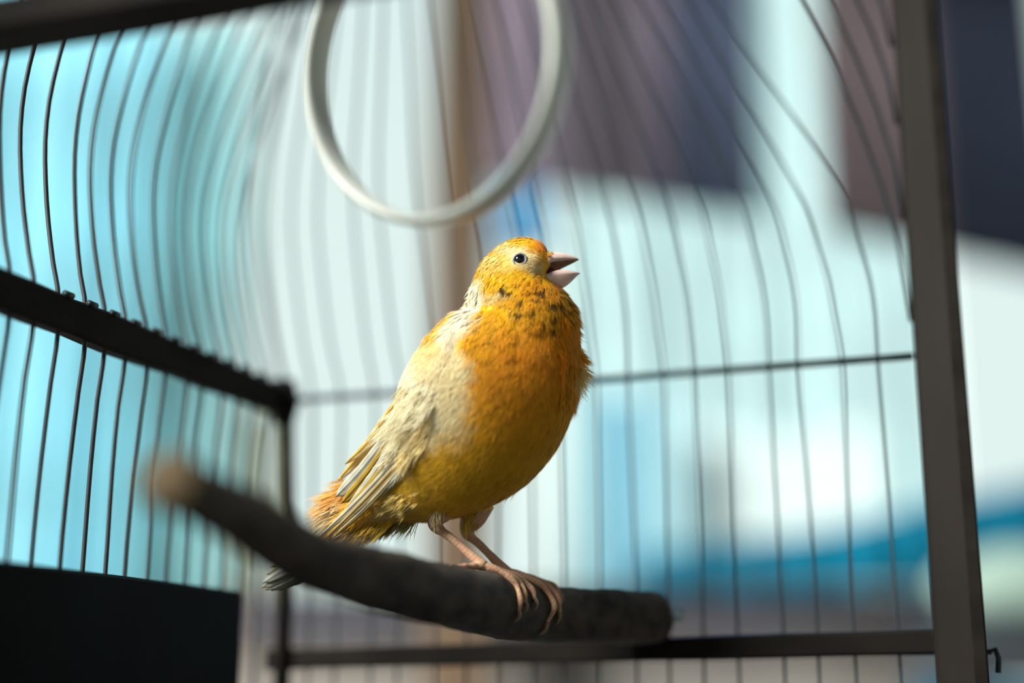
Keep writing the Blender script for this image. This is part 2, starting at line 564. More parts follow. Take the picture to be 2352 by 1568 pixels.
def bar(u, w, r=WR, parent=cage):
    pts = []
    kink = random.uniform(-1, 1)
    kk = random.uniform(-1, 1)
    for z in np.linspace(ZB, ZR, 8):
        h = (z - ZB) / (ZR - ZB)
        b = math.sin(h * math.pi)
        out = .0035 * b + .0007 * kk * math.sin(h * 9)
        if w > .01:
            pts.append(cage_pt(u - out + .0004 * kink, w, z))
        else:
            pts.append(cage_pt(u + .0010 * kink * math.sin(h * 4), w - out, z))
    for hh in (.14, .155, .17, .185, .2, .215, .23, .25, .27, .30, .33, .36, .39, .415):
        p = dome(u, w, EYE.z + hh * KC)
        p = p + U * (.0014 * kink * math.sin((hh - .122) * 22))
        pts.append(p)
    return tube('bar', smooth_path([tuple(p) for p in pts], 2), r, M_wire, parent, 8)


# left side bars
w = 0.012
i = 0
while w < LEN:
    bar(0.0, w + random.uniform(-.0012, .0012))
    w += 0.0128; i += 1
# back bars
nb = 19
for i in range(1, nb):
    bar(SIDE * i / nb + random.uniform(-.0012, .0012), 0.0, .00056)
bar(0.0035, 0.003); bar(0.001, -.0015)

# rails
rail0, rail1 = cage_pt(-.001, -.004, ZR), cage_pt(-.001, LEN, ZR)
beam('rail', rail0, rail1, .007, .0125, M_railwood, cage, bevel=.0012, segs=14, jitter=.12)
tube('rail', [cage_pt(0, .002, ZR), cage_pt(SIDE * .5, .002, ZR - .0006), cage_pt(SIDE, .002, ZR)], .0014, M_wire, cage, 8)
zb_ = EYE.z + .0125 * KC
beam('rail', cage_pt(-.002, .0, zb_ - .001), cage_pt(SIDE, .0, zb_ + .0035), .007, .0085, M_railwood, cage, bevel=.001, segs=10, jitter=.08)
# small nubs of wire wrapped where the bars cross the left rail
w = .012
while w < .16:
    c = cage_pt(.0025, w, ZR + .0060)
    tube('wire_knot', [c + WV * -.002, c + WV * .002], .0012, M_wire, cage, 8)
    w += .0128
# corner post at the back and lashing
tube('corner_post', [cage_pt(.006, .004, ZB), cage_pt(.006, .004, ZR - .05), cage_pt(.003, .003, ZR)], [.0034, .0032, .0028], M_railwood, cage, 12)
tube('corner_joint', [cage_pt(.001, .001, ZR - .010), cage_pt(.001, .001, ZR), cage_pt(.001, .001, ZR + .009)], [.0042, .0068, .0038], M_railwood, cage, 12)
# tall right post
pc = SIDE + .0085
beam('corner_post', cage_pt(pc, .004, ZB), cage_pt(pc + .001, .004, EYE.z + .46), .0165, .0145, M_wood, cage, up=WV, bevel=.0016, segs=14, jitter=.03)
# right post companion strip (second face of the post)
beam('post_strip', cage_pt(pc + .0068, .0125, ZB), cage_pt(pc + .0068, .0125, EYE.z + .46), .0045, .003, M_railwood, cage, up=WV, bevel=.0006, segs=8)
# left base board and trays
beam('base_board', cage_pt(.004, .040, EYE.z - .007), cage_pt(.004, LEN, EYE.z - .007), .006, .086, M_base, cage, bevel=.001, segs=6)
slab('tray', [cage_pt(-.01, -.01, ZB), cage_pt(SIDE + .02, -.01, ZB), cage_pt(SIDE + .02, LEN + .01, ZB), cage_pt(-.01, LEN + .01, ZB)], (0, 0, -.008), M_wood, cage)
# near-left post, outside the frame, and the cross bar it carries
beam('corner_post', cage_pt(-.001, LEN + .004, ZB), cage_pt(-.001, LEN + .004, EYE.z + .46), .014, .014, M_wood, cage, up=WV, bevel=.0015, segs=6)
XW = SIDE * .93
XA = at_height(-200, 98, EYE.z + .176)
ub = (XA - Cn).dot(U); wb = (XA - Cn).dot(WV)
beam('cross_bar', cage_pt(-.004, wb, EYE.z + .176), cage_pt(SIDE + .012, wb, EYE.z + .176), .016, .0115, M_railwood, cage, bevel=.002, segs=8, jitter=.05)
# roof wires that spring from the right post
for (h0, w0, lean) in ((.130, .002, 0), (.168, .004, .3), (.205, .007, .55), (.235, .010, .8)):
    pts = []
    for t in np.linspace(0, 1, 12):
        h = h0 + (.40 - h0) * t
        p0 = cage_pt(SIDE, w0, 0)
        k = t ** 1.7
        x = p0.x + (APEX.x - p0.x) * k * .95
        y = p0.y + (APEX.y - p0.y) * k * .95
        pts.append((x, y, EYE.z + h))
    tube('roof_wire', pts, WR, M_wire, cage, 8)
# crown and hanging hook
zz = APEX.z
tube('crown', [(APEX.x, APEX.y, EYE.z + .405), (APEX.x, APEX.y, EYE.z + .42), (APEX.x, APEX.y, EYE.z + .435)], [.016, .02, .006], M_railwood, cage, 16)
tube('hook', [(APEX.x, APEX.y, EYE.z + .43), (APEX.x, APEX.y, 2.3)], .002, M_metal, cage, 8)
# latch clip low on the right post
lp = cage_pt(pc + .008, .004, EYE.z + .012)
tube('latch', [lp, lp + U * .002, lp + U * .0035 + Vector((0, 0, .001)), lp + U * .0045 + Vector((0, 0, -.002)), lp + U * .004 + Vector((0, 0, -.007))], .0010, M_wire, cage, 8)
# wire stay that carries the free end of the cross bar
q0 = cage_pt(SIDE + .006, wb, EYE.z + .181)
tube('stay', [q0, q0.lerp(APEX, .5) + Vector((0, 0, .02)), Vector((APEX.x, APEX.y, EYE.z + .415))], .0011, M_wire, cage, 8)

# ------------------------------------------------------------------ swing ring
RC = W(988, 150, 0.405)
Rmaj = 0.0441
tilt = math.radians(35)
V, F = [], []
nj, nk = 120, 20
ax1 = (RT * math.cos(tilt) - FW * math.sin(tilt))      # right side comes nearer
ax2 = UP
ax3 = ax1.cross(ax2)
for j in range(nj):
    th = 2 * math.pi * j / nj
    rad = ax1 * math.cos(th) + ax2 * math.sin(th)
    for k in range(nk):
        ph = 2 * math.pi * k / nk
        cx, cz = math.cos(ph), math.sin(ph)
        cx = math.copysign(abs(cx) ** .7, cx); cz = math.copysign(abs(cz) ** .7, cz)
        V.append(RC + rad * (Rmaj + .0017 * cx) + ax3 * (.0046 * cz))
for j in range(nj):
    for k in range(nk):
        F.append((j * nk + k, ((j + 1) % nj) * nk + k, ((j + 1) % nj) * nk + (k + 1) % nk, j * nk + (k + 1) % nk))
ringroot = empty('swing_ring', RC + UP * Rmaj)
mesh_obj('hoop', V, F, M_ring, ringroot)
tp_ = RC + UP * (Rmaj + .001)
tube('hanger', [tp_ - UP * .004, tp_, tp_ + Vector((APEX.x - tp_.x, APEX.y - tp_.y, EYE.z + .41 - tp_.z))], .0008, M_metal, ringroot, 8)
tag(ringroot, 'white plastic swing ring hanging above the canary', 'ring')

# ------------------------------------------------------------------ perch
M_bark = mat_plain('perch_bark', (0.066, 0.054, 0.044), .8, .25, .5, 170, .9, (1, .35, 1), bump_dist=.0009, col2=(0.026, 0.021, 0.018))
wall_end = None
perch_ctrl = [  # px, py, distance, radius
    (385, 1102, .314, .0070), (440, 1130, .328, .0069), (560, 1188, .352, .0074), (700, 1278, .378, .0084),
    (860, 1328, .408, .0090), (1000, 1362, .436, .0096), (1130, 1388, .466, .0102), (1250, 1408, .492, .0100),
    (1380, 1414, .508, .0098), (1506, 1416, .523, .0096)]
pc3 = [tuple(W(a, b, c)) + (r,) for a, b, c, r in perch_ctrl]
PP = smooth_path(pc3, 10)
PERCH, PR = PP[:, :3], PP[:, 3]


def wob(i, k):
    th = k / 28 * 6.283
    return 1 + .025 * math.sin(i * .31 + th * 2) + .02 * math.sin(i * .83 + th * 3 + 1) + .012 * math.sin(i * 2.3 + th * 5)


perch = empty('perch', Vector(PERCH[len(PERCH) // 2]))
tube('branch', PERCH[8:], PR[8:], M_bark, perch, 28, wob=wob)
tube('bare_end', PERCH[:10], [PR[0] * .75] + list(PR[1:10] * 1.0), M_tan, perch, 28)['label'] = 'bare tan cut end of the branch'
e0 = Vector(PERCH[-1]); et = (Vector(PERCH[-1]) - Vector(PERCH[-4])).normalized()
tube('washer', [e0 - et * .0005, e0 + et * .0012], .0070, M_railwood, perch, 24)
tube('bolt', [e0, e0 + et * .012], .0025, M_metal, perch, 10)
tag(perch, 'thick brown bark-covered branch perch the canary grips, running towards the viewer', 'perch')

# ------------------------------------------------------------------ the canary
S = BD / FPX


def B(p):
    """bird drawing space (px, py, delta towards the viewer) -> world, arrays"""
    p = np.asarray(p, float)
    e = np.array(EYE); f = np.array(FW); u = np.array(UP); r = np.array(RT)
    return e + f * BD + (p[..., 0:1] - 1176) * S * r + (784 - p[..., 1:2]) * S * u - p[..., 2:3] * S * f


# spine stations: cx, cy, half height in profile, half width sideways
ST = np.array([
    (1205, 546, 3, 4), (1204, 550, 24, 22), (1201, 565, 51, 46), (1191, 596, 74, 64), (1177, 628, 81, 74), (1180, 665, 101, 87),
    (1193, 705, 121, 102), (1186, 750, 143, 120), (1168, 802, 167, 142), (1145, 862, 186, 160), (1112, 928, 192, 168),
    (1068, 992, 182, 160), (1014, 1052, 152, 138), (956, 1098, 112, 108), (900, 1130, 76, 80), (850, 1160, 50, 60), (800, 1196, 30, 45), (765, 1222, 12, 26)], float)
SP = smooth_path(ST, 8)
nS = len(SP)
sm_c = SP[:, :2]
TG = np.gradient(sm_c, axis=0)
for _ in range(18):                       # smooth the directions
    TG[1:-1] = (TG[:-2] + 2 * TG[1:-1] + TG[2:]) / 4
TG /= np.linalg.norm(TG, axis=1)[:, None]
# the head sections stay nearly level
for q_ in range(nS):
    k_ = min(1, max(0, (60 - q_) / 40.0)); k_ = k_ * k_ * (3 - 2 * k_)
    TG[q_] = TG[q_] * (1 - k_) + np.array([-.06, 1.0]) * k_
    TG[q_] /= np.linalg.norm(TG[q_])
for _ in range(30):
    TG[1:-1] = (TG[:-2] + 2 * TG[1:-1] + TG[2:]) / 4
TG /= np.linalg.norm(TG, axis=1)[:, None]
NPhi = 72


def surf(t, phi):
    """t in 0..nS-1 (float), phi angle: 0 breast side, pi back, pi/2 towards the viewer"""
    t = np.clip(t, 0, nS - 1.001)
    i = t.astype(int); f = (t - i)[:, None]
    c = SP[i] * (1 - f) + SP[i + 1] * f
    tg = TG[i] * (1 - f) + TG[i + 1] * f
    tg /= np.linalg.norm(tg, axis=1)[:, None]
    perp = np.stack([tg[:, 1], -tg[:, 0]], 1)          # towards breast (right)
    cph, sph = np.cos(phi), np.sin(phi)
    x = c[:, 0] + perp[:, 0] * c[:, 2] * cph
    y = c[:, 1] + perp[:, 1] * c[:, 2] * cph
    return np.stack([x, y, c[:, 3] * sph], 1)


def vnoise(x, y, seed=0):
    xi = np.floor(x).astype(int); yi = np.floor(y).astype(int)
    fx = x - xi; fy = y - yi
    fx = fx * fx * (3 - 2 * fx); fy = fy * fy * (3 - 2 * fy)

    def h(a, b):
        n = (a * 374761393 + b * 668265263 + seed * 982451653) & 0x7fffffff
        n = ((n ^ (n >> 13)) * 1274126177) & 0x7fffffff
        return (n % 65536) / 65535.0
    return (h(xi, yi) * (1 - fx) + h(xi + 1, yi) * fx) * (1 - fy) + (h(xi, yi + 1) * (1 - fx) + h(xi + 1, yi + 1) * fx) * fy


YEL = np.array([0.93, 0.56, 0.012]); ORA = np.array([0.93, 0.37, 0.003]); CRM = np.array([0.95, 0.81, 0.48])
PAL = np.array([0.95, 0.89, 0.70]); LEM = np.array([0.80, 0.56, 0.045]); DRK = np.array([0.09, 0.035, 0.008]); OLV = np.array([0.80, 0.50, 0.008])
BLOBS = [  # cx, cy, rx, ry, rotation deg, colour, strength
    (1220, 800, 120, 80, 20, ORA, .95), (1190, 900, 110, 110, 0, ORA, .55), (1300, 800, 50, 90, 0, ORA, .6),
    (1240, 665, 40, 30, 0, ORA, .7), (1255, 572, 36, 20, 20, ORA, .9), (1268, 600, 18, 25, 0, ORA, .5),
    (1130, 1110, 160, 60, -30, OLV, .6), (960, 1120, 60, 40, 0, LEM, .6),
    # wing and shoulder
    (1062, 812, 34, 50, 40, CRM, 1.0), (1010, 880, 62, 100, 35, CRM, 1.15), (960, 950, 72, 62, 35, CRM, 1.1), (960, 860, 30, 90, 38, PAL, .9),
    (900, 985, 50, 60, 40, PAL, 1.0), (985, 990, 44, 30, 0, CRM, .7), (945, 1060, 26, 16, 0, CRM, .5),
    (1072, 838, 38, 14, -10, CRM, .7),
    # nape, crown edge, cheek
    (1098, 668, 22, 26, 0, PAL, 1.0), (1078, 712, 26, 34, 20, PAL, 1.0), (1050, 750, 24, 22, 40, PAL, .9), (1165, 568, 30, 14, -20, CRM, .6), (1125, 600, 30, 26, 0, CRM, .5),
    (1192, 590, 30, 22, 0, CRM, .8), (1215, 612, 26, 16, 0, CRM, .75), (1222, 590, 18, 14, 0, CRM, .7), (1145, 668, 26, 10, -8, CRM, .7), (1180, 620, 34, 9, 0, CRM, .45),
    (1160, 662, 9, 4, -10, DRK, 1.3),
    # vent
    (925, 1150, 46, 20, 10, CRM, .75), (900, 1175, 46, 20, 10, CRM, .6), (1338, 868, 16, 26, 10, CRM, .8), (880, 1105, 26, 40, 40, LEM, .6)]
DARKS = [(1175, 712, 16, 4, 5), (1195, 709, 20, 5, 6), (1207, 707, 6, 5, 0), (1245, 668, 10, 7, 30), (1232, 680, 13, 4, 5), (1207, 686, 12, 4, -20), (1165, 696, 13, 4, -15),
         (1262, 690, 18, 3.5, 35), (1266, 712, 9, 7, 50), (1222, 706, 10, 3, 0), (1160, 659, 11, 4.5, -12), (1234, 633, 8, 3, 10), (1262, 738, 18, 3, 20), (1290, 700, 22, 2.5, 32)]


def colour_at(x, y, jitter=None):
    x = np.asarray(x, float); y = np.asarray(y, float)
    n = len(x)
    wx = x + 22 * (vnoise(x / 30, y / 30, 1) - .5) + 10 * (vnoise(x / 11, y / 11, 2) - .5)
    wy = y + 22 * (vnoise(x / 30, y / 30, 3) - .5) + 10 * (vnoise(x / 11, y / 11, 4) - .5)
    c = np.tile(YEL, (n, 1))
    for (cx, cy, rx, ry, rot, col, st) in BLOBS:
        a = math.radians(rot)
        dx, dy = wx - cx, wy - cy
        u = (dx * math.cos(a) - dy * math.sin(a)) / rx
        v = (dx * math.sin(a) + dy * math.cos(a)) / ry
        d2 = u * u + v * v
        wgt = np.clip(st * (1.45 - np.sqrt(d2)) / .75, 0, 1) * min(1, st)
        if col is ORA or col is OLV or col is LEM:
            wgt = st * np.exp(-d2 * .9)
        wgt = np.clip(wgt, 0, 1)[:, None]
        c = c * (1 - wgt) + col * wgt
    c *= (0.86 + .28 * vnoise(x / 7, y / 7, 9))[:, None]
    for (cx, cy, rx, ry, rot) in DARKS:
        a = math.radians(rot)
        dx, dy = x - cx, y - cy
        u = (dx * math.cos(a) + dy * math.sin(a)) / rx
        v = (-dx * math.sin(a) + dy * math.cos(a)) / ry
        wgt = (np.clip(1.05 - np.sqrt(u * u + v * v), 0, 1) * 1.8).clip(0, .9)[:, None]
        c = c * (1 - wgt) + DRK * wgt
    return np.clip(c, 0, 1)


def set_cols(me, cols):
    ca = me.color_attributes.new('plumage_colour', 'FLOAT_COLOR', 'POINT')
    a = np.ones((len(me.vertices), 4), np.float32)
    a[:, :3] = cols
    ca.data.foreach_set('color', a.ravel())


canary = empty('canary', Vector(B((1130, 1310, 0))))
tag(canary, 'yellow and orange canary with cream wing, singing with open beak on the branch perch', 'bird')

M_skin = mat_attr('bird_skin_and_down', .6, 0, .35, .5, 900)
M_feather = mat_attr('plumage', .8, .30, .12, sheen=.15)
M_flight = mat_attr('flight_feather', .6, .35, .25)

# --- body with legs and toes in one mesh -------------------------------
bm_v, bm_f = [], []


def add_geo(v, f):
    o_ = len(bm_v)
    bm_v.extend([tuple(p) for p in v])
    bm_f.extend([tuple(i + o_ for i in ff) for ff in f])


ts = np.arange(0, nS - 1, 0.999)
for i, t in enumerate(ts):
    ph = np.linspace(0, 2 * math.pi, NPhi, endpoint=False)
    P = B(surf(np.full(NPhi, t), ph))
    bm_v.extend([tuple(p) for p in P])
for i in range(len(ts) - 1):
    for k in range(NPhi):
        k2 = (k + 1) % NPhi
        bm_f.append((i * NPhi + k, i * NPhi + k2, (i + 1) * NPhi + k2, (i + 1) * NPhi + k))
bm_f.append(tuple(reversed(range(NPhi))))
bm_f.append(tuple((len(ts) - 1) * NPhi + k for k in range(NPhi)))

# perch frame for the toes
PT = np.gradient(PERCH, axis=0); PT /= np.linalg.norm(PT, axis=1)[:, None]


def on_perch(px_, ang, off):
    """a point on the bark: px_ picks the place along the branch, ang 0 = top, 90 = facing viewer"""
    proj = 1176 + FPX * ((PERCH - np.array(EYE)) @ np.array(RT)) / ((PERCH - np.array(EYE)) @ np.array(FW))
    i = int(np.argmin(abs(proj - px_)))
    c, t, r = PERCH[i], PT[i], PR[i]
    up = np.array([0, 0, 1.0]); up = up - t * up.dot(t); up /= np.linalg.norm(up)
    fr = np.cross(t, up)
    if fr.dot(np.array(FW)) > 0: fr = -fr
    a = math.radians(ang)
    return c + (up * math.cos(a) + fr * math.sin(a)) * (r + off)


leg_lines = []   # for colouring: list of (points, radii)
claws = []


def leg(knee, ankle, foot_px, foot_ang, dlt, toes, hind):
    k3 = B(np.array([knee[0], knee[1], dlt]))
    top = B(np.array([knee[0] + 26, knee[1] - 70, dlt * .8]))
    a3 = on_perch(foot_px, foot_ang, .0017)
    path = smooth_path([top, (top + k3) / 2, k3, k3 * .66 + a3 * .34, k3 * .33 + a3 * .67, a3], 8)
    L = len(path)
    rr = np.interp(np.linspace(0, 1, L), [0, .2, .38, .42, .5, .7, .9, 1], [.0056, .0046, .0027, .0024, .0015, .00135, .0017, .0020])
    v, f = tube_geo(path, rr, 14)
    add_geo(v, f); leg_lines.append((path, rr))
    for tpts in toes + [hind]:
        pts = [a3] + [on_perch(p, an, of) for (p, an, of) in tpts]
        path = smooth_path(pts, 5)
        L = len(path)
        base = np.linspace(.0014, .00078, L)
        bumps = 1 + .14 * np.sin(np.linspace(0, 3.0 * 2 * math.pi, L))
        v, f = tube_geo(path, base * bumps, 12)
        add_geo(v, f); leg_lines.append((path, base))
        # claw beyond the toe tip
        claws.append((tpts[-2], tpts[-1]))


leg((1003, 1200), None, 1106, 2, 38,
    [[(1122, 25, .0010), (1138, 48, .0007), (1148, 70, .0006), (1146, 88, .0004)],
     [(1126, 20, .0011), (1150, 38, .0008), (1166, 58, .0006), (1170, 78, .0004)],
     [(1116, 28, .0010), (1126, 54, .0006), (1132, 84, .0005), (1129, 104, .0003)]],
    [(1092, -4, .0012), (1074, -8, .0010), (1060, -14, .0008)])
leg((1074, 1222), None, 1166, -4, -6,
    [[(1184, 22, .0011), (1200, 48, .0008), (1208, 82, .0006), (1204, 114, .0004)],
     [(1190, 15, .0013), (1214, 40, .0011), (1222, 66, .0010), (1222, 92, .0008)],
     [(1180, 2, .0013), (1212, 16, .0011), (1236, 34, .0010), (1240, 55, .0008)]],
    [(1154, -20, .0012), (1140, -45, .0010), (1130, -70, .0008)])

me0 = bpy.data.meshes.new('body_raw')
me0.from_pydata(bm_v, [], bm_f)
me0.update()
tmp = bpy.data.objects.new('body_raw', me0)
COL.objects.link(tmp)
rm = tmp.modifiers.new('remesh', 'REMESH')
rm.mode = 'VOXEL'
rm.voxel_size = 0.00038
dg = bpy.context.evaluated_depsgraph_get()
dg.update()
me_body = bpy.data.meshes.new_from_object(tmp.evaluated_get(dg))
bpy.data.objects.remove(tmp)
me_body.name = 'body'
me_body.materials.clear()
me_body.materials.append(M_skin)
nv = len(me_body.vertices)
co = np.empty(nv * 3, np.float32); me_body.vertices.foreach_get('co', co); co = co.reshape(-1, 3).astype(float)
rel = co - np.array(EYE)
bx = (rel @ np.array(RT)) / S + 1176
by = 784 - ((rel @ np.array(UP)) / S)
cols = colour_at(bx, by) * .9
best = np.full(nv, 9.0)
low = np.where(by > 1130)[0]
for path, rr in leg_lines:
    for q, r_ in zip(path, rr):
        d_ = np.linalg.norm(co[low] - q, axis=1) - r_
        best[low] = np.minimum(best[low], d_)
PNK = np.array([0.60, 0.30, 0.20]); PNK2 = np.array([0.60, 0.40, 0.24])
sk_m = np.clip((.0009 - best) / .0006, 0, 1)[:, None]
sk_m[by < 1168] *= 0
ring_s = (.5 + .5 * np.sin((bx + by) * .55))[:, None]
nn = vnoise(bx / 9, by / 9, 5)[:, None]
skin = PNK * (1 - nn) + PNK2 * nn
skin = skin * (.82 + .18 * ring_s)
cols = cols * (1 - sk_m) + skin * sk_m
set_cols(me_body, cols)
me_body.polygons.foreach_set('use_smooth', [True] * len(me_body.polygons))
link('body', me_body, canary)

M_claw = mat_plain('horn_claw', (0.30, 0.20, 0.13), .4, .4, .2, 400)
for (p2, p1) in claws:
    dp = (p1[0] - p2[0]); da = p1[1] - p2[1]
    q = [on_perch(p1[0], p1[1], .0006), on_perch(p1[0] + dp * .4, p1[1] + da * .35, .0011), on_perch(p1[0] + dp * .5, p1[1] + da * .75, .0006), on_perch(p1[0] + dp * .4, p1[1] + da * 1.05, -.0001)]
    path = smooth_path(q, 4)
    tube('claw', path, list(np.linspace(.0008, .00012, len(path))), M_claw, canary, 8)


# --- plumage ------------------------------------------------------------
def blades(base, fdir, ndir, L, width, lift, cols_, m, spread, tipcol=0.25, curl=0.15, nrand=.35, start_spread=.45):
    """m barbs for every feather. all in bird drawing space; returns verts, faces, colours, normals"""
    n = len(base)
    b = np.cross(fdir, ndir)
    VV, CC, NN = [], [], []
    for j in range(m):
        a = (rng.random(n) - .5) * 2 * spread
        s0 = rng.random(n) * start_spread
        side = (rng.random(n) - .5) * 2
        ln = L * (.55 + .5 * rng.random(n)) * (1 - .35 * (a / max(spread, 1e-6)) ** 2)
        st = base + fdir * (L * s0)[:, None] + b * (L * .16 * side)[:, None] + ndir * (lift * L * s0 * .5)[:, None]
        d = fdir * np.cos(a)[:, None] + b * np.sin(a)[:, None]
        up1 = lift * ln * .55
        up2 = lift * ln * (.85 + curl * rng.standard_normal(n))
        mid = st + d * (ln * .5)[:, None] + ndir * up1[:, None]
        bend = b * (ln * .10 * rng.standard_normal(n))[:, None]
        tip = st + d * ln[:, None] + ndir * up2[:, None] + bend
        sdir = np.cross(d, ndir)
        w_ = (width * (.7 + .6 * rng.random(n)))[:, None]
        v = np.stack([st - sdir * w_ * .5, st + sdir * w_ * .5, mid - sdir * w_ * .45, mid + sdir * w_ * .45, tip], 1)
        VV.append(v)
        br = (.84 + .32 * rng.random(n))[:, None]
        c0 = cols_ * br * .88; c1 = cols_ * br; c2 = (cols_ * (1 - tipcol) + np.array([.95, .85, .6]) * tipcol) * br
        CC.append(np.stack([c0, c0, c1, c1, c2], 1))
        nr = ndir + rng.standard_normal((n, 3)) * nrand * .5 + fdir * .15
        nr /= np.linalg.norm(nr, axis=1)[:, None]
        NN.append(np.repeat(nr[:, None, :], 5, 1))
    V = np.concatenate(VV).reshape(-1, 3); C = np.concatenate(CC).reshape(-1, 3); Nn = np.concatenate(NN).reshape(-1, 3)
    return V, np.clip(C, 0, 1), Nn


def blade_mesh(name, V, C, Nn, mat, parent):
    nb_ = len(V) // 5
    Wd = B(V)
    f3 = np.array(FW); u3 = np.array(UP)
    Nw = Nn[:, 0:1] * np.array(RT) - Nn[:, 1:2] * u3 - Nn[:, 2:3] * f3
    Nw /= np.linalg.norm(Nw, axis=1)[:, None]
    me = bpy.data.meshes.new(name)
    me.vertices.add(len(Wd))
    me.vertices.foreach_set('co', Wd.astype(np.float32).ravel())
    base = np.arange(nb_)[:, None] * 5
    quads = base + np.array([0, 2, 3, 1])
    tris = base + np.array([2, 4, 3])
    loops = np.concatenate([quads, tris], 1).ravel()
    me.loops.add(len(loops))
    me.loops.foreach_set('vertex_index', loops.astype(np.int32))
    st = (np.arange(nb_)[:, None] * 7 + np.array([0, 4])).ravel()
    me.polygons.add(nb_ * 2)
    me.polygons.foreach_set('loop_start', st.astype(np.int32))
    me.polygons.foreach_set('use_smooth', np.ones(nb_ * 2, bool))
    me.update(calc_edges=True)
    me.validate()
    set_cols(me, C)
    me.normals_split_custom_set_from_vertices(Nw.astype(np.float32))
    me.materials.append(mat)
    return link(name, me, parent)


def sample_body(n):
    t = rng.random(n * 6) * (nS - 2)
    ph = rng.random(n * 6) * 2 * math.pi
    e_ = .05
    P = surf(t, ph)
    dt = (surf(t + e_, ph) - P) / e_
    dp = (surf(t, ph + e_) - P) / e_
    nr = np.cross(dt, dp)
    ar = np.linalg.norm(nr, axis=1)
    keep = rng.random(len(t)) < np.clip(ar / np.percentile(ar, 97), 0, 1)
    P, dt, nr, t, ph = P[keep][:n], dt[keep][:n], nr[keep][:n], t[keep][:n], ph[keep][:n]
    nr = nr / (np.linalg.norm(nr, axis=1)[:, None] + 1e-9)
    c = surf(t, ph + math.pi)
    out = P - (P + c) / 2
    s = np.sign(np.sum(nr * out, axis=1)); s[s == 0] = 1
    nr = nr * s[:, None]
    return P, dt, nr, t


def flow_at(P, dt, nr):
    beak = np.array([1268.0, 612.0])
    away = P[:, :2] - beak
    dist = np.linalg.norm(away, axis=1)
    aw = np.concatenate([away / (dist[:, None] + 1e-6), np.sign(P[:, 2:3]) * 0.15], 1)
    dt = dt / (np.linalg.norm(dt, axis=1)[:, None] + 1e-9)
    wgt = np.clip(1.35 - dist / 125, 0, 1)[:, None]
    wgt *= (P[:, 1:2] < 700)
    f = aw * wgt + dt * (1 - wgt)
    # throat and neck feathers sweep backwards a little
    nb_ = np.exp(-((P[:, 1] - 700) / 55) ** 2)[:, None]
    f = f + nb_ * np.array([[-.25, .2, 0]]) * np.sign(1300 - P[:, 0:1])
    f = f + .13 * rng.standard_normal(f.shape)
    f -= nr * np.sum(f * nr, axis=1)[:, None]
    f /= np.linalg.norm(f, axis=1)[:, None] + 1e-9
    return f


P, dt, nr, tt = sample_body(15000)
ed = np.hypot(P[:, 0] - 1192, P[:, 1] - 600)
keep = ~((ed < 17) & (P[:, 2] > 0))
keep &= ~((P[:, 0] > 1244) & (P[:, 1] > 582) & (P[:, 1] < 652))
P, dt, nr, ed = P[keep], dt[keep], nr[keep], ed[keep]
fl = flow_at(P, dt, nr)
L = np.interp(P[:, 1], [550, 600, 660, 720, 800, 1000, 1150], [17, 17, 22, 30, 34, 36, 36])
L = L * np.clip(ed / 60, .35, 1)
# ruffles on throat and at the front of the breast
ruf = vnoise(P[:, 0] / 26, P[:, 1] / 20, 31)
lift = .12 + .22 * (ruf > .62) * np.exp(-((P[:, 1] - 720) / 90) ** 2)
lift = lift + .22 * (P[:, 0] > 1285) * (P[:, 1] > 680) * (P[:, 1] < 920)
lift = np.where(ed < 40, .07, lift)
mx_, my_ = P[:, 0], P[:, 1]
cc = colour_at(mx_, my_)
smooth_body = (my_ > 760)
V1, C1, N1 = blades(P, fl, nr, L, np.full(len(P), 1.7), lift, cc, 15, .26, tipcol=.10, nrand=.16)
blade_mesh('plumage', V1, C1, N1, M_feather, canary)['kind'] = 'stuff'

_t = np.repeat(np.linspace(0, nS - 2, 200), 80); _p = np.tile(np.linspace(0.02, math.pi - .02, 80), 200)
BS = surf(_t, _p)


def body_delta(x, y):
    out = np.empty(len(x))
    for i_ in range(len(x)):
        d2_ = (BS[:, 0] - x[i_]) ** 2 + (BS[:, 1] - y[i_]) ** 2
        j_ = np.argmin(d2_)
        out[i_] = BS[j_, 2]
    return out


# longer loose tufts at the outline: breast front, belly, vent, thighs
def tuft(name, pts, dirs, L, n, width=1.6, spread=.45, lift=.0, col=None, jitter=10, m=10, mat=None, stuff=True, dz=30, tipcol=.3, on_body=None):
    pts = smooth_path(pts, 10); dirs = smooth_path(dirs, 10)
    idx = rng.integers(0, len(pts), n)
    base = np.zeros((n, 3)); base[:, :2] = pts[idx][:, :2]
    if pts.shape[1] > 2: base[:, 2] = pts[idx][:, 2]
    base[:, :2] += rng.standard_normal((n, 2)) * jitter
    if on_body is not None:
        base[:, 2] = body_delta(base[:, 0], base[:, 1]) + on_body
    base[:, 2] += (rng.random(n) - .5) * 2 * dz
    d = np.zeros((n, 3)); d[:, :2] = dirs[idx][:, :2]
    d += rng.standard_normal(d.shape) * .12
    d /= np.linalg.norm(d, axis=1)[:, None]
    nrm = np.tile(np.array([[-.2, -.3, .93]]), (n, 1)) + .2 * rng.standard_normal((n, 3))
    nrm -= d * np.sum(nrm * d, axis=1)[:, None]
    nrm /= np.linalg.norm(nrm, axis=1)[:, None]
    c = colour_at(base[:, 0], base[:, 1]) if col is None else np.tile(np.array(col), (n, 1)) * (.85 + .3 * rng.random((n, 1)))
    Ln = L * (.7 + .6 * rng.random(n))
    v, c_, nn_ = blades(base, d, nrm, Ln, np.full(n, width), np.full(n, lift), c, m, spread, tipcol=tipcol)
    return v, c_, nn_


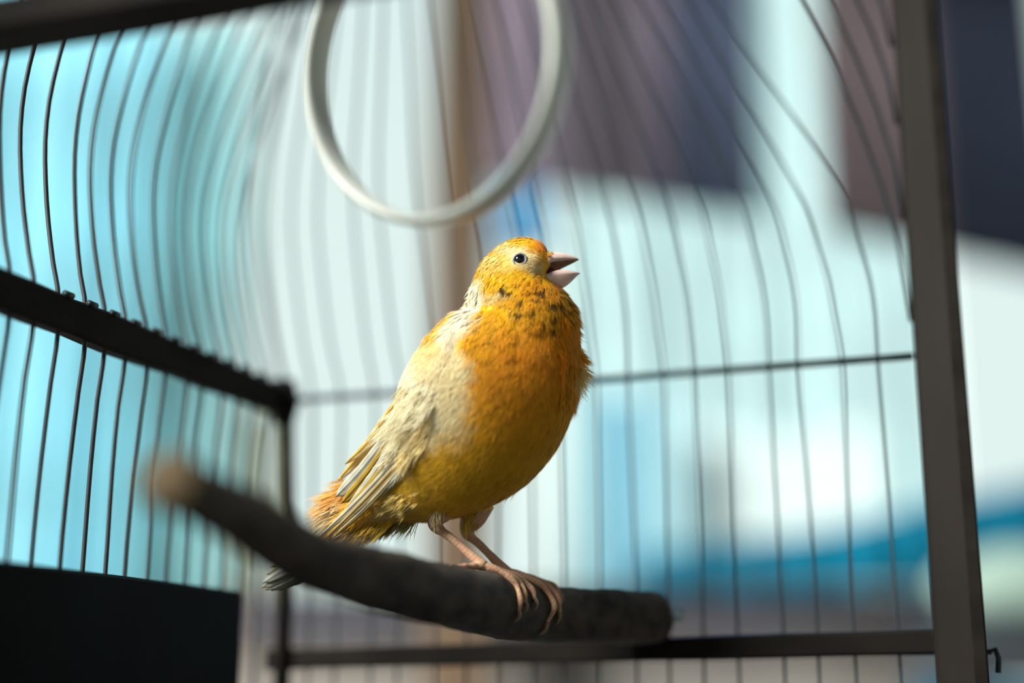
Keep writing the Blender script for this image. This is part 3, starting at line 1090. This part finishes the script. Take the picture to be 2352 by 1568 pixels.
T = []
T.append(tuft('t', [(1318, 800), (1322, 845), (1308, 890), (1290, 930)], [(.8, .6), (.6, .8), (.35, .95), (.1, 1)], 34, 90, jitter=6, spread=.35))
T.append(tuft('t', [(1322, 850), (1316, 872)], [(.7, .75), (.5, .85)], 40, 14, jitter=6, spread=.3, col=(.86, .72, .35)))
T.append(tuft('t', [(1240, 1020), (1180, 1090), (1120, 1135), (1060, 1160)], [(-.3, .95), (-.55, .8), (-.75, .6), (-.8, .5)], 38, 90, jitter=8, spread=.3, col=None))
T.append(tuft('t', [(1290, 690), (1306, 720), (1305, 760)], [(.55, .85), (.6, .8), (.5, .85)], 34, 60, jitter=7, spread=.35))
T.append(tuft('t', [(1270, 664), (1295, 672)], [(.5, .8), (.7, .7)], 22, 26, jitter=4, spread=.35))
T.append(tuft('t', [(1140, 580), (1120, 612), (1102, 650), (1088, 690), (1070, 725)], [(-.8, .5), (-.65, .75), (-.65, .7), (-.6, .8), (-.5, .85)], 24, 60, jitter=5, spread=.3))
T.append(tuft('t', [(960, 1130, 40), (920, 1140, 30), (880, 1150, 20)], [(-.7, .5), (-.8, .4), (-.85, .4)], 30, 40, jitter=14, spread=.4, col=(.74, .54, .14), on_body=0, dz=2))
V2 = np.concatenate([t[0] for t in T]); C2 = np.concatenate([t[1] for t in T]); N2 = np.concatenate([t[2] for t in T])
blade_mesh('loose_tufts', V2, C2, N2, M_feather, canary)['kind'] = 'stuff'
# thigh down over the near and far leg
T = [tuft('t', [(1016, 1138, 72), (1008, 1160, 68), (1004, 1174, 62)], [(-.15, 1), (-.1, 1), (-.05, 1)], 30, 70, jitter=5, spread=.14, col=(.74, .58, .34), dz=6),
     tuft('t', [(1088, 1150, 30), (1080, 1176, 26), (1076, 1190, 22)], [(-.15, 1), (-.1, 1), (-.05, 1)], 28, 60, jitter=6, spread=.14, col=(.62, .40, .05), dz=14)]
V2 = np.concatenate([t[0] for t in T]); C2 = np.concatenate([t[1] for t in T]); N2 = np.concatenate([t[2] for t in T])
blade_mesh('thigh_down', V2, C2, N2, M_feather, canary)['kind'] = 'stuff'


# --- flight and tail feathers, each one a part -----------------------------
def vane(name, pts, width, col_in, col_edge, parent, shape='point', roll=0.0, split=0.35):
    """pts: (px,py,delta) from root to tip; a leaf-like vane with raised shaft and barb relief"""
    path = smooth_path(pts, 7)
    n = len(path)
    s = np.linspace(0, 1, n)
    if shape == 'point':
        wv = np.clip(np.minimum(s / .18, 1), .25, 1) * np.clip((1 - s) / .28, 0, 1) ** .6
    else:
        wv = np.clip(np.minimum(s / .25, 1), .25, 1) * np.clip((1 - s) / .12, 0, 1) ** .5
    tg = np.gradient(path, axis=0); tg /= np.linalg.norm(tg, axis=1)[:, None]
    nrm = np.array([-.25, -.2, .95]); 
    V, Cc = [], []
    across = [-split, -split * .5, -.04, .0, .04, (1 - split) * .5, (1 - split)]
    for i in range(n):
        sd = np.cross(tg[i], nrm); sd /= np.linalg.norm(sd)
        up = np.cross(sd, tg[i])
        sd2 = sd * math.cos(roll) + up * math.sin(roll)
        for a in across:
            rag = 1 + (.05 * math.sin(i * 2.7 + a * 5) if abs(a) > .3 else 0)
            h = (1.3 if a == 0 else 0) - 2.5 * (abs(a)) ** 1.5
            V.append(path[i] + sd2 * a * width * wv[i] * rag + up * h)
            e_ = min(1, abs(a) / .5)
            c = np.array(col_in) * (1 - e_) + np.array(col_edge) * e_
            if a == 0: c = c * .8
            Cc.append(c * (.93 + .1 * math.sin(i * 1.9)))
    F = []
    m = len(across)
    for i in range(n - 1):
        for k in range(m - 1):
            F.append((i * m + k, i * m + k + 1, (i + 1) * m + k + 1, (i + 1) * m + k))
    Wd = B(np.array(V))
    me = bpy.data.meshes.new(name)
    me.from_pydata([tuple(p) for p in Wd], [], F)
    me.update()
    me.polygons.foreach_set('use_smooth', [True] * len(me.polygons))
    set_cols(me, np.clip(np.array(Cc), 0, 1))
    me.materials.append(M_flight)
    ob = link(name, me, parent)
    sd = ob.modifiers.new('thickness', 'SOLIDIFY'); sd.thickness = .00012
    return ob


WHT = (.72, .76, .70); CRE = (.80, .72, .48); OCH = (.52, .33, .05); YLW = (.72, .48, .05)


def side_delta(x, y):
    """rough sideways bulge of the body at the wing"""
    return 0


# near wing: a shaped covert pad hugging the flank, with its flight feathers as sub-parts
def wing(near):
    sg = 1 if near else -1
    V, F = [], []
    n1, n2 = 34, 16
    # param: t along the body from the shoulder, phi across
    t0, t1 = 64.0, 112.0
    for i in range(n1):
        f = i / (n1 - 1)
        t = t0 + (t1 - t0) * f
        half = math.sin(min(1, f * 1.4 + .12) * math.pi * .5) * (1 - .5 * max(0, f - .6) / .4)
        for k in range(n2):
            g = k / (n2 - 1) * 2 - 1
            phi = math.radians(140 + 14 * f + g * 30 * half)
            p = surf(np.array([t]), np.array([phi * 1.0]))[0]
            cen = surf(np.array([t]), np.array([phi + math.pi]))[0]
            out = p - (p + cen) / 2; out /= np.linalg.norm(out)
            lift_ = 7 * (1 - abs(g) ** 2) + 1
            q = p + out * lift_
            q[2] *= sg
            V.append(q)
    for i in range(n1 - 1):
        for k in range(n2 - 1):
            F.append((i * n2 + k, i * n2 + k + 1, (i + 1) * n2 + k + 1, (i + 1) * n2 + k))
    V = np.array(V)
    me = bpy.data.meshes.new('wing')
    me.from_pydata([tuple(p) for p in B(V)], [], F)
    me.update()
    me.polygons.foreach_set('use_smooth', [True] * len(me.polygons))
    set_cols(me, colour_at(V[:, 0], V[:, 1]))
    me.materials.append(M_feather)
    w_ = link('wing', me, canary)
    return w_, V.reshape(n1, n2, 3)


wn, WV3 = wing(True)
wn['label'] = 'cream wing folded along the near flank'
# covert feathers on the wing
G = WV3.reshape(-1, 3)
n = 1500
ii = rng.integers(0, WV3.shape[0] - 1, n); kk = rng.integers(0, WV3.shape[1] - 1, n)
fi = rng.random(n)[:, None]; fk = rng.random(n)[:, None]
a00, a01, a10, a11 = WV3[ii, kk], WV3[ii, kk + 1], WV3[ii + 1, kk], WV3[ii + 1, kk + 1]
pp = a00 * (1 - fi) * (1 - fk) + a01 * (1 - fi) * fk + a10 * fi * (1 - fk) + a11 * fi * fk
dd = (a10 - a00); dd /= np.linalg.norm(dd, axis=1)[:, None]
xx = (a01 - a00); nn_ = np.cross(dd, xx); nn_ /= np.linalg.norm(nn_, axis=1)[:, None]
nn_ *= np.sign(nn_[:, 2:3] + 1e-6)
cc = colour_at(pp[:, 0], pp[:, 1])
v, c_, n_ = blades(pp, dd, nn_, np.full(n, 34.0), np.full(n, 1.9), np.full(n, .08), cc, 12, .2, tipcol=.3)
blade_mesh('covert_down', v, c_, n_, M_feather, wn)['kind'] = 'stuff'

T = [tuft('t', [(985, 880, 140), (960, 925, 140), (935, 965, 132), (918, 985, 124)], [(-.6, .8), (-.6, .8), (-.62, .78), (-.62, .78)], 56, 170, jitter=15, spread=.16, col=(.95, .86, .60), on_body=9, dz=3, width=1.9, tipcol=.3),
     tuft('t', [(975, 960, 144), (965, 1000, 140), (940, 1030, 130)], [(-.5, .8), (-.5, .8), (-.6, .8)], 44, 70, jitter=12, spread=.2, col=(.93, .74, .34), on_body=7, dz=3, width=1.8, tipcol=.3)]
blade_mesh('scapular_down', np.concatenate([t[0] for t in T]), np.concatenate([t[1] for t in T]), np.concatenate([t[2] for t in T]), M_feather, wn)['kind'] = 'stuff'
FE = [  # root, mid, tip, width, inner, edge, shape
    ([(985, 880, 112), (905, 985, 84), (838, 1070, 62), (778, 1134, 48)], 32, WHT, CRE, 'round'),
    ([(990, 900, 122), (915, 990, 92), (852, 1078, 68), (790, 1150, 52)], 24, OCH, YLW, 'round'),  # dark ochre paints the shadow line between the two white feathers
    ([(992, 915, 128), (920, 1000, 97), (862, 1085, 74), (802, 1160, 57)], 24, WHT, CRE, 'point'),
    ([(995, 930, 132), (928, 1010, 101), (868, 1090, 80), (806, 1156, 61)], 20, YLW, OCH, 'point'),
    ([(995, 945, 135), (930, 1030, 105), (840, 1130, 80), (738, 1228, 56)], 17, CRE, WHT, 'point'),
    ([(998, 955, 138), (935, 1040, 109), (850, 1135, 84), (752, 1232, 58)], 15, OCH, CRE, 'point'),
    ([(1000, 965, 141), (938, 1052, 112), (860, 1142, 86), (766, 1232, 60)], 13, CRE, OCH, 'point'),
    ([(1000, 985, 140), (940, 1062, 115), (885, 1120, 92), (822, 1170, 76)], 12, (.55, .55, .45), WHT, 'point'),
]
for pts, wd, ci, ce, shp in FE:
    vane('flight_feather', pts, wd, ci, ce, wn, shp, roll=-.15)
wf, _ = wing(False)
wf['label'] = 'folded far wing showing as a pale edge along the back'
for (q, wd) in (([(960, 860, 20), (890, 950, 10), (840, 1020, 2), (792, 1066, -4)], 20), ([(950, 880, 10), (880, 980, 0), (830, 1040, -8), (770, 1110, -14)], 24), ([(950, 900, -10), (870, 1000, -20), (800, 1110, -24), (745, 1200, -26)], 16)):
    vane('flight_feather', q, wd, YLW, CRE, wf, 'point')

# tail
TD = np.array([-.845, .535]); TPp = np.array([.535, .845])
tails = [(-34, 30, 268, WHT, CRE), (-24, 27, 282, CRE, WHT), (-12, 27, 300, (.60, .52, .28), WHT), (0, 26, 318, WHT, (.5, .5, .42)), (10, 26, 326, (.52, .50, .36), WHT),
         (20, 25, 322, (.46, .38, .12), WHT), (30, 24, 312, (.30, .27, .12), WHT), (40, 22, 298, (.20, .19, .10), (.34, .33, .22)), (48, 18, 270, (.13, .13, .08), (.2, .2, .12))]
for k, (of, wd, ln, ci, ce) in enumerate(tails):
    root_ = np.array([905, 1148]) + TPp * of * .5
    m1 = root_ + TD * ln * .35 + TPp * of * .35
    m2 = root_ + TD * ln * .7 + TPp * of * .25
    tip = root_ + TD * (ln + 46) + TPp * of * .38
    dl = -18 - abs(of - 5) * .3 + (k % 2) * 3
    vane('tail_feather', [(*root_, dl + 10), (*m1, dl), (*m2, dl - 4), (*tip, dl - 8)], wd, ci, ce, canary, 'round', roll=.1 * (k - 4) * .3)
# tail coverts, upper orange tuft and lower yellow tuft
T = [tuft('t', [(830, 1110, 8), (800, 1135, 6), (776, 1155, 4)], [(-.8, .45), (-.85, .5), (-.85, .52)], 62, 90, jitter=9, spread=.16, col=(.86, .46, .10), width=2.2, dz=16, tipcol=.5),
     tuft('t', [(800, 1160, 8), (775, 1175, 6)], [(-.8, .5), (-.82, .5)], 60, 40, jitter=9, spread=.14, col=(.85, .72, .46), width=2.0, dz=16, tipcol=.5),
     tuft('t', [(905, 1165, 26), (870, 1178, 24), (850, 1190, 20)], [(-.75, .6), (-.75, .62), (-.72, .64)], 66, 110, jitter=11, spread=.2, col=(.78, .50, .05), width=2.1, dz=14, tipcol=.25),
     tuft('t', [(850, 1150, 30), (835, 1175, 26)], [(-.8, .6), (-.78, .6)], 70, 46, jitter=10, spread=.15, col=(.80, .58, .16), width=2.0, dz=10, tipcol=.35),
     tuft('t', [(962, 1172, 4), (925, 1184, 2), (890, 1200, 0)], [(-.72, .62), (-.74, .64), (-.74, .64)], 56, 90, jitter=5, spread=.10, col=(.42, .36, .12), width=2.0, dz=8, tipcol=.1),
     tuft('t', [(880, 1190, 28), (850, 1205, 26)], [(-.72, .65), (-.72, .66)], 56, 14, jitter=8, spread=.12, col=(.82, .80, .66), width=2.0, dz=8)]
V2 = np.concatenate([t[0] for t in T]); C2 = np.concatenate([t[1] for t in T]); N2 = np.concatenate([t[2] for t in T])
blade_mesh('tail_coverts', V2, C2, N2, M_feather, canary)['kind'] = 'stuff'

# --- eye ---------------------------------------------------------------------
M_eye = mat_plain('dark_eye', (0.004, 0.006, 0.012), .04, .8, 0, 10)
M_lid = mat_plain('pale_eye_ring', (0.33, 0.35, 0.38), .6, .3, .15, 900, .3, bump_dist=.0002)
# find the surface depth of the head at the eye
tq = np.repeat(np.linspace(0, 50, 101), 90); pq = np.tile(np.linspace(0, math.pi, 90), 101)
SQ = surf(tq, pq)


def head_delta(x, y):
    return SQ[np.argmin((SQ[:, 0] - x) ** 2 + (SQ[:, 1] - y) ** 2), 2]


for sg in (1, -1):
    ex, ey = 1193, 600
    dz = head_delta(ex, ey)
    c = np.array([ex, ey, dz - 4.5])
    nrm = np.array([.12, -.10, 1.0]); nrm /= np.linalg.norm(nrm)
    a1 = np.array([.86, -.50, 0.0]); a1 -= nrm * a1.dot(nrm); a1 /= np.linalg.norm(a1)
    a2 = np.cross(nrm, a1)
    V, F = [], []
    nu, nv_ = 32, 16
    for j in range(nv_ + 1):
        th = math.pi * .5 * j / nv_
        for k in range(nu):
            ph = 2 * math.pi * k / nu
            q = c + (a1 * math.cos(ph) * 12.6 + a2 * math.sin(ph) * 10.8) * math.cos(th) + nrm * math.sin(th) * 8.5
            V.append(q * np.array([1, 1, sg]))
    for j in range(nv_):
        for k in range(nu):
            F.append((j * nu + k, j * nu + (k + 1) % nu, (j + 1) * nu + (k + 1) % nu, (j + 1) * nu + k))
    eye = mesh_obj('eye', B(np.array(V)), F, M_eye, canary)
    V, F = [], []
    for k in range(40):
        ph = 2 * math.pi * k / 40
        rad = a1 * math.cos(ph) * 14.8 + a2 * math.sin(ph) * 12.8
        rn = rad / np.linalg.norm(rad)
        for m_ in range(10):
            al = 2 * math.pi * m_ / 10
            q = c + nrm * 3.4 + rad + rn * math.cos(al) * 2.5 * (1 + .15 * math.sin(ph * 9)) + nrm * math.sin(al) * 2.6
            V.append(q * np.array([1, 1, sg]))
    for k in range(40):
        for m_ in range(10):
            F.append((k * 10 + m_, ((k + 1) % 40) * 10 + m_, ((k + 1) % 40) * 10 + (m_ + 1) % 10, k * 10 + (m_ + 1) % 10))
    mesh_obj('eyelid', B(np.array(V)), F, M_lid, eye)

# --- beak ------------------------------------------------------------------------
M_beak = mat_plain('pink_horn_beak', (0.84, 0.66, 0.60), .38, .45, .08, 300, .15, bump_dist=.0001, col2=(.80, .55, .52))
M_mouth = mat_plain('dark_mouth', (0.10, 0.018, 0.012), .5, .4, .3, 600)


M_palate = mat_plain('rosy_palate', (0.36, 0.20, 0.15), .5, .4, .3, 300)


def mandible(name, stations, parent, roll, upper=True):
    """stations: (x, y_ridge, y_edge, halfwidth): ridge line and cutting edge in profile. Solid horn with a hollow mouth side."""
    st = smooth_path(stations, 6)
    V, F = [], []
    prof_n = 13
    for (x, yr, ye, hw) in st:
        for k in range(prof_n):
            a = math.pi * k / (prof_n - 1)          # near edge -> ridge -> far edge
            zc = math.cos(a)
            yy = ye + (yr - ye) * math.sin(a) ** .8
            # the viewer stands below and the head rolls a little: near edge rides higher
            V.append((x, yy - roll * zc * (hw / 26), hw * zc))
        # hollow underside
        for k in range(1, 6):
            zc = -1 + 2 * k / 6
            yy = ye + (yr - ye) * .40 * (1 - zc * zc)
            V.append((x, yy - roll * zc * (hw / 26), hw * zc))
    m_ = prof_n + 5
    for i in range(len(st) - 1):
        for k in range(m_):
            k2 = (k + 1) % m_
            F.append((i * m_ + k, i * m_ + k2, (i + 1) * m_ + k2, (i + 1) * m_ + k))
    F.append(tuple(range(m_)))
    F.append(tuple((len(st) - 1) * m_ + k for k in range(m_)))
    bm = bmesh.new()
    vs = [bm.verts.new(tuple(p)) for p in B(np.array(V))]
    for fi_, f in enumerate(F):
        try: nf_ = bm.faces.new([vs[i] for i in f])
        except ValueError: continue
        if fi_ < (len(st) - 1) * m_ and (fi_ % m_) >= prof_n - 1:
            nf_.material_index = 1
    bmesh.ops.recalc_face_normals(bm, faces=bm.faces)
    me = bpy.data.meshes.new(name)
    bm.to_mesh(me); bm.free()
    me.materials.append(M_beak); me.materials.append(M_palate)
    for p in me.polygons: p.use_smooth = True
    ob = link(name, me, parent)
    return ob


ub_ = mandible('upper_beak', [(1238, 590, 630, 32), (1252, 585, 622, 30), (1266, 582, 615, 27), (1280, 581.5, 610.5, 23), (1293, 582.5, 607, 18.5), (1306, 585, 603, 13), (1317, 588.5, 600, 8), (1325, 592, 597.5, 3.5), (1329, 595.2, 597, .6)], canary, 11)
lb_ = mandible('lower_beak', [(1240, 656, 645, 26), (1254, 661, 639, 26), (1268, 664, 632, 24), (1282, 663.5, 627, 21), (1296, 659, 625.5, 17.5), (1309, 649.5, 625.5, 12.5), (1320, 639, 626, 7.5), (1328, 631, 626.5, 3), (1332, 628.5, 627, .6)], canary, 8)
# dark gape and tongue
V, F = tube_geo([(1234, 630, 0), (1244, 627, 0), (1258, 622, 0), (1272, 618, 0)], [15, 14.5, 10, 3], 14)
V = np.array(V); V[:, 2] *= 1.7
mesh_obj('gape', B(V), F, M_mouth, canary)
V, F = tube_geo([(1254, 629, 0), (1268, 624, 0), (1282, 621.5, 0), (1292, 620, 0)], [6, 5, 3.6, .8], 12)
mesh_obj('tongue', B(np.array(V)), F, mat_plain('dark_red_tongue', (.22, .05, .04), .35, .5, .2, 600), canary)
# bristles where the lower beak meets the chin
T = [tuft('t', [(1262, 652, 22), (1276, 660, 20), (1288, 664, 12)], [(.3, .9), (.2, 1), (.3, 1)], 11, 30, jitter=3, spread=.3, col=(.70, .36, .02), dz=4, m=6, width=1.5),
     tuft('t', [(1246, 592, 30), (1255, 586, 24), (1266, 582, 12)], [(.8, .1), (.8, .1), (.9, .2)], 10, 40, jitter=3, spread=.4, col=(.84, .46, .03), dz=5, m=6, width=1.5),
     tuft('t', [(1238, 604, 34), (1230, 628, 40), (1240, 650, 32)], [(.7, .2), (.6, .3), (.5, .7)], 12, 44, jitter=4, spread=.5, col=(.80, .55, .22), dz=3, m=6, width=1.4)]
V2 = np.concatenate([t[0] for t in T]); C2 = np.concatenate([t[1] for t in T]); N2 = np.concatenate([t[2] for t in T])
blade_mesh('beak_bristles', V2, C2, N2, M_feather, canary)['kind'] = 'stuff'
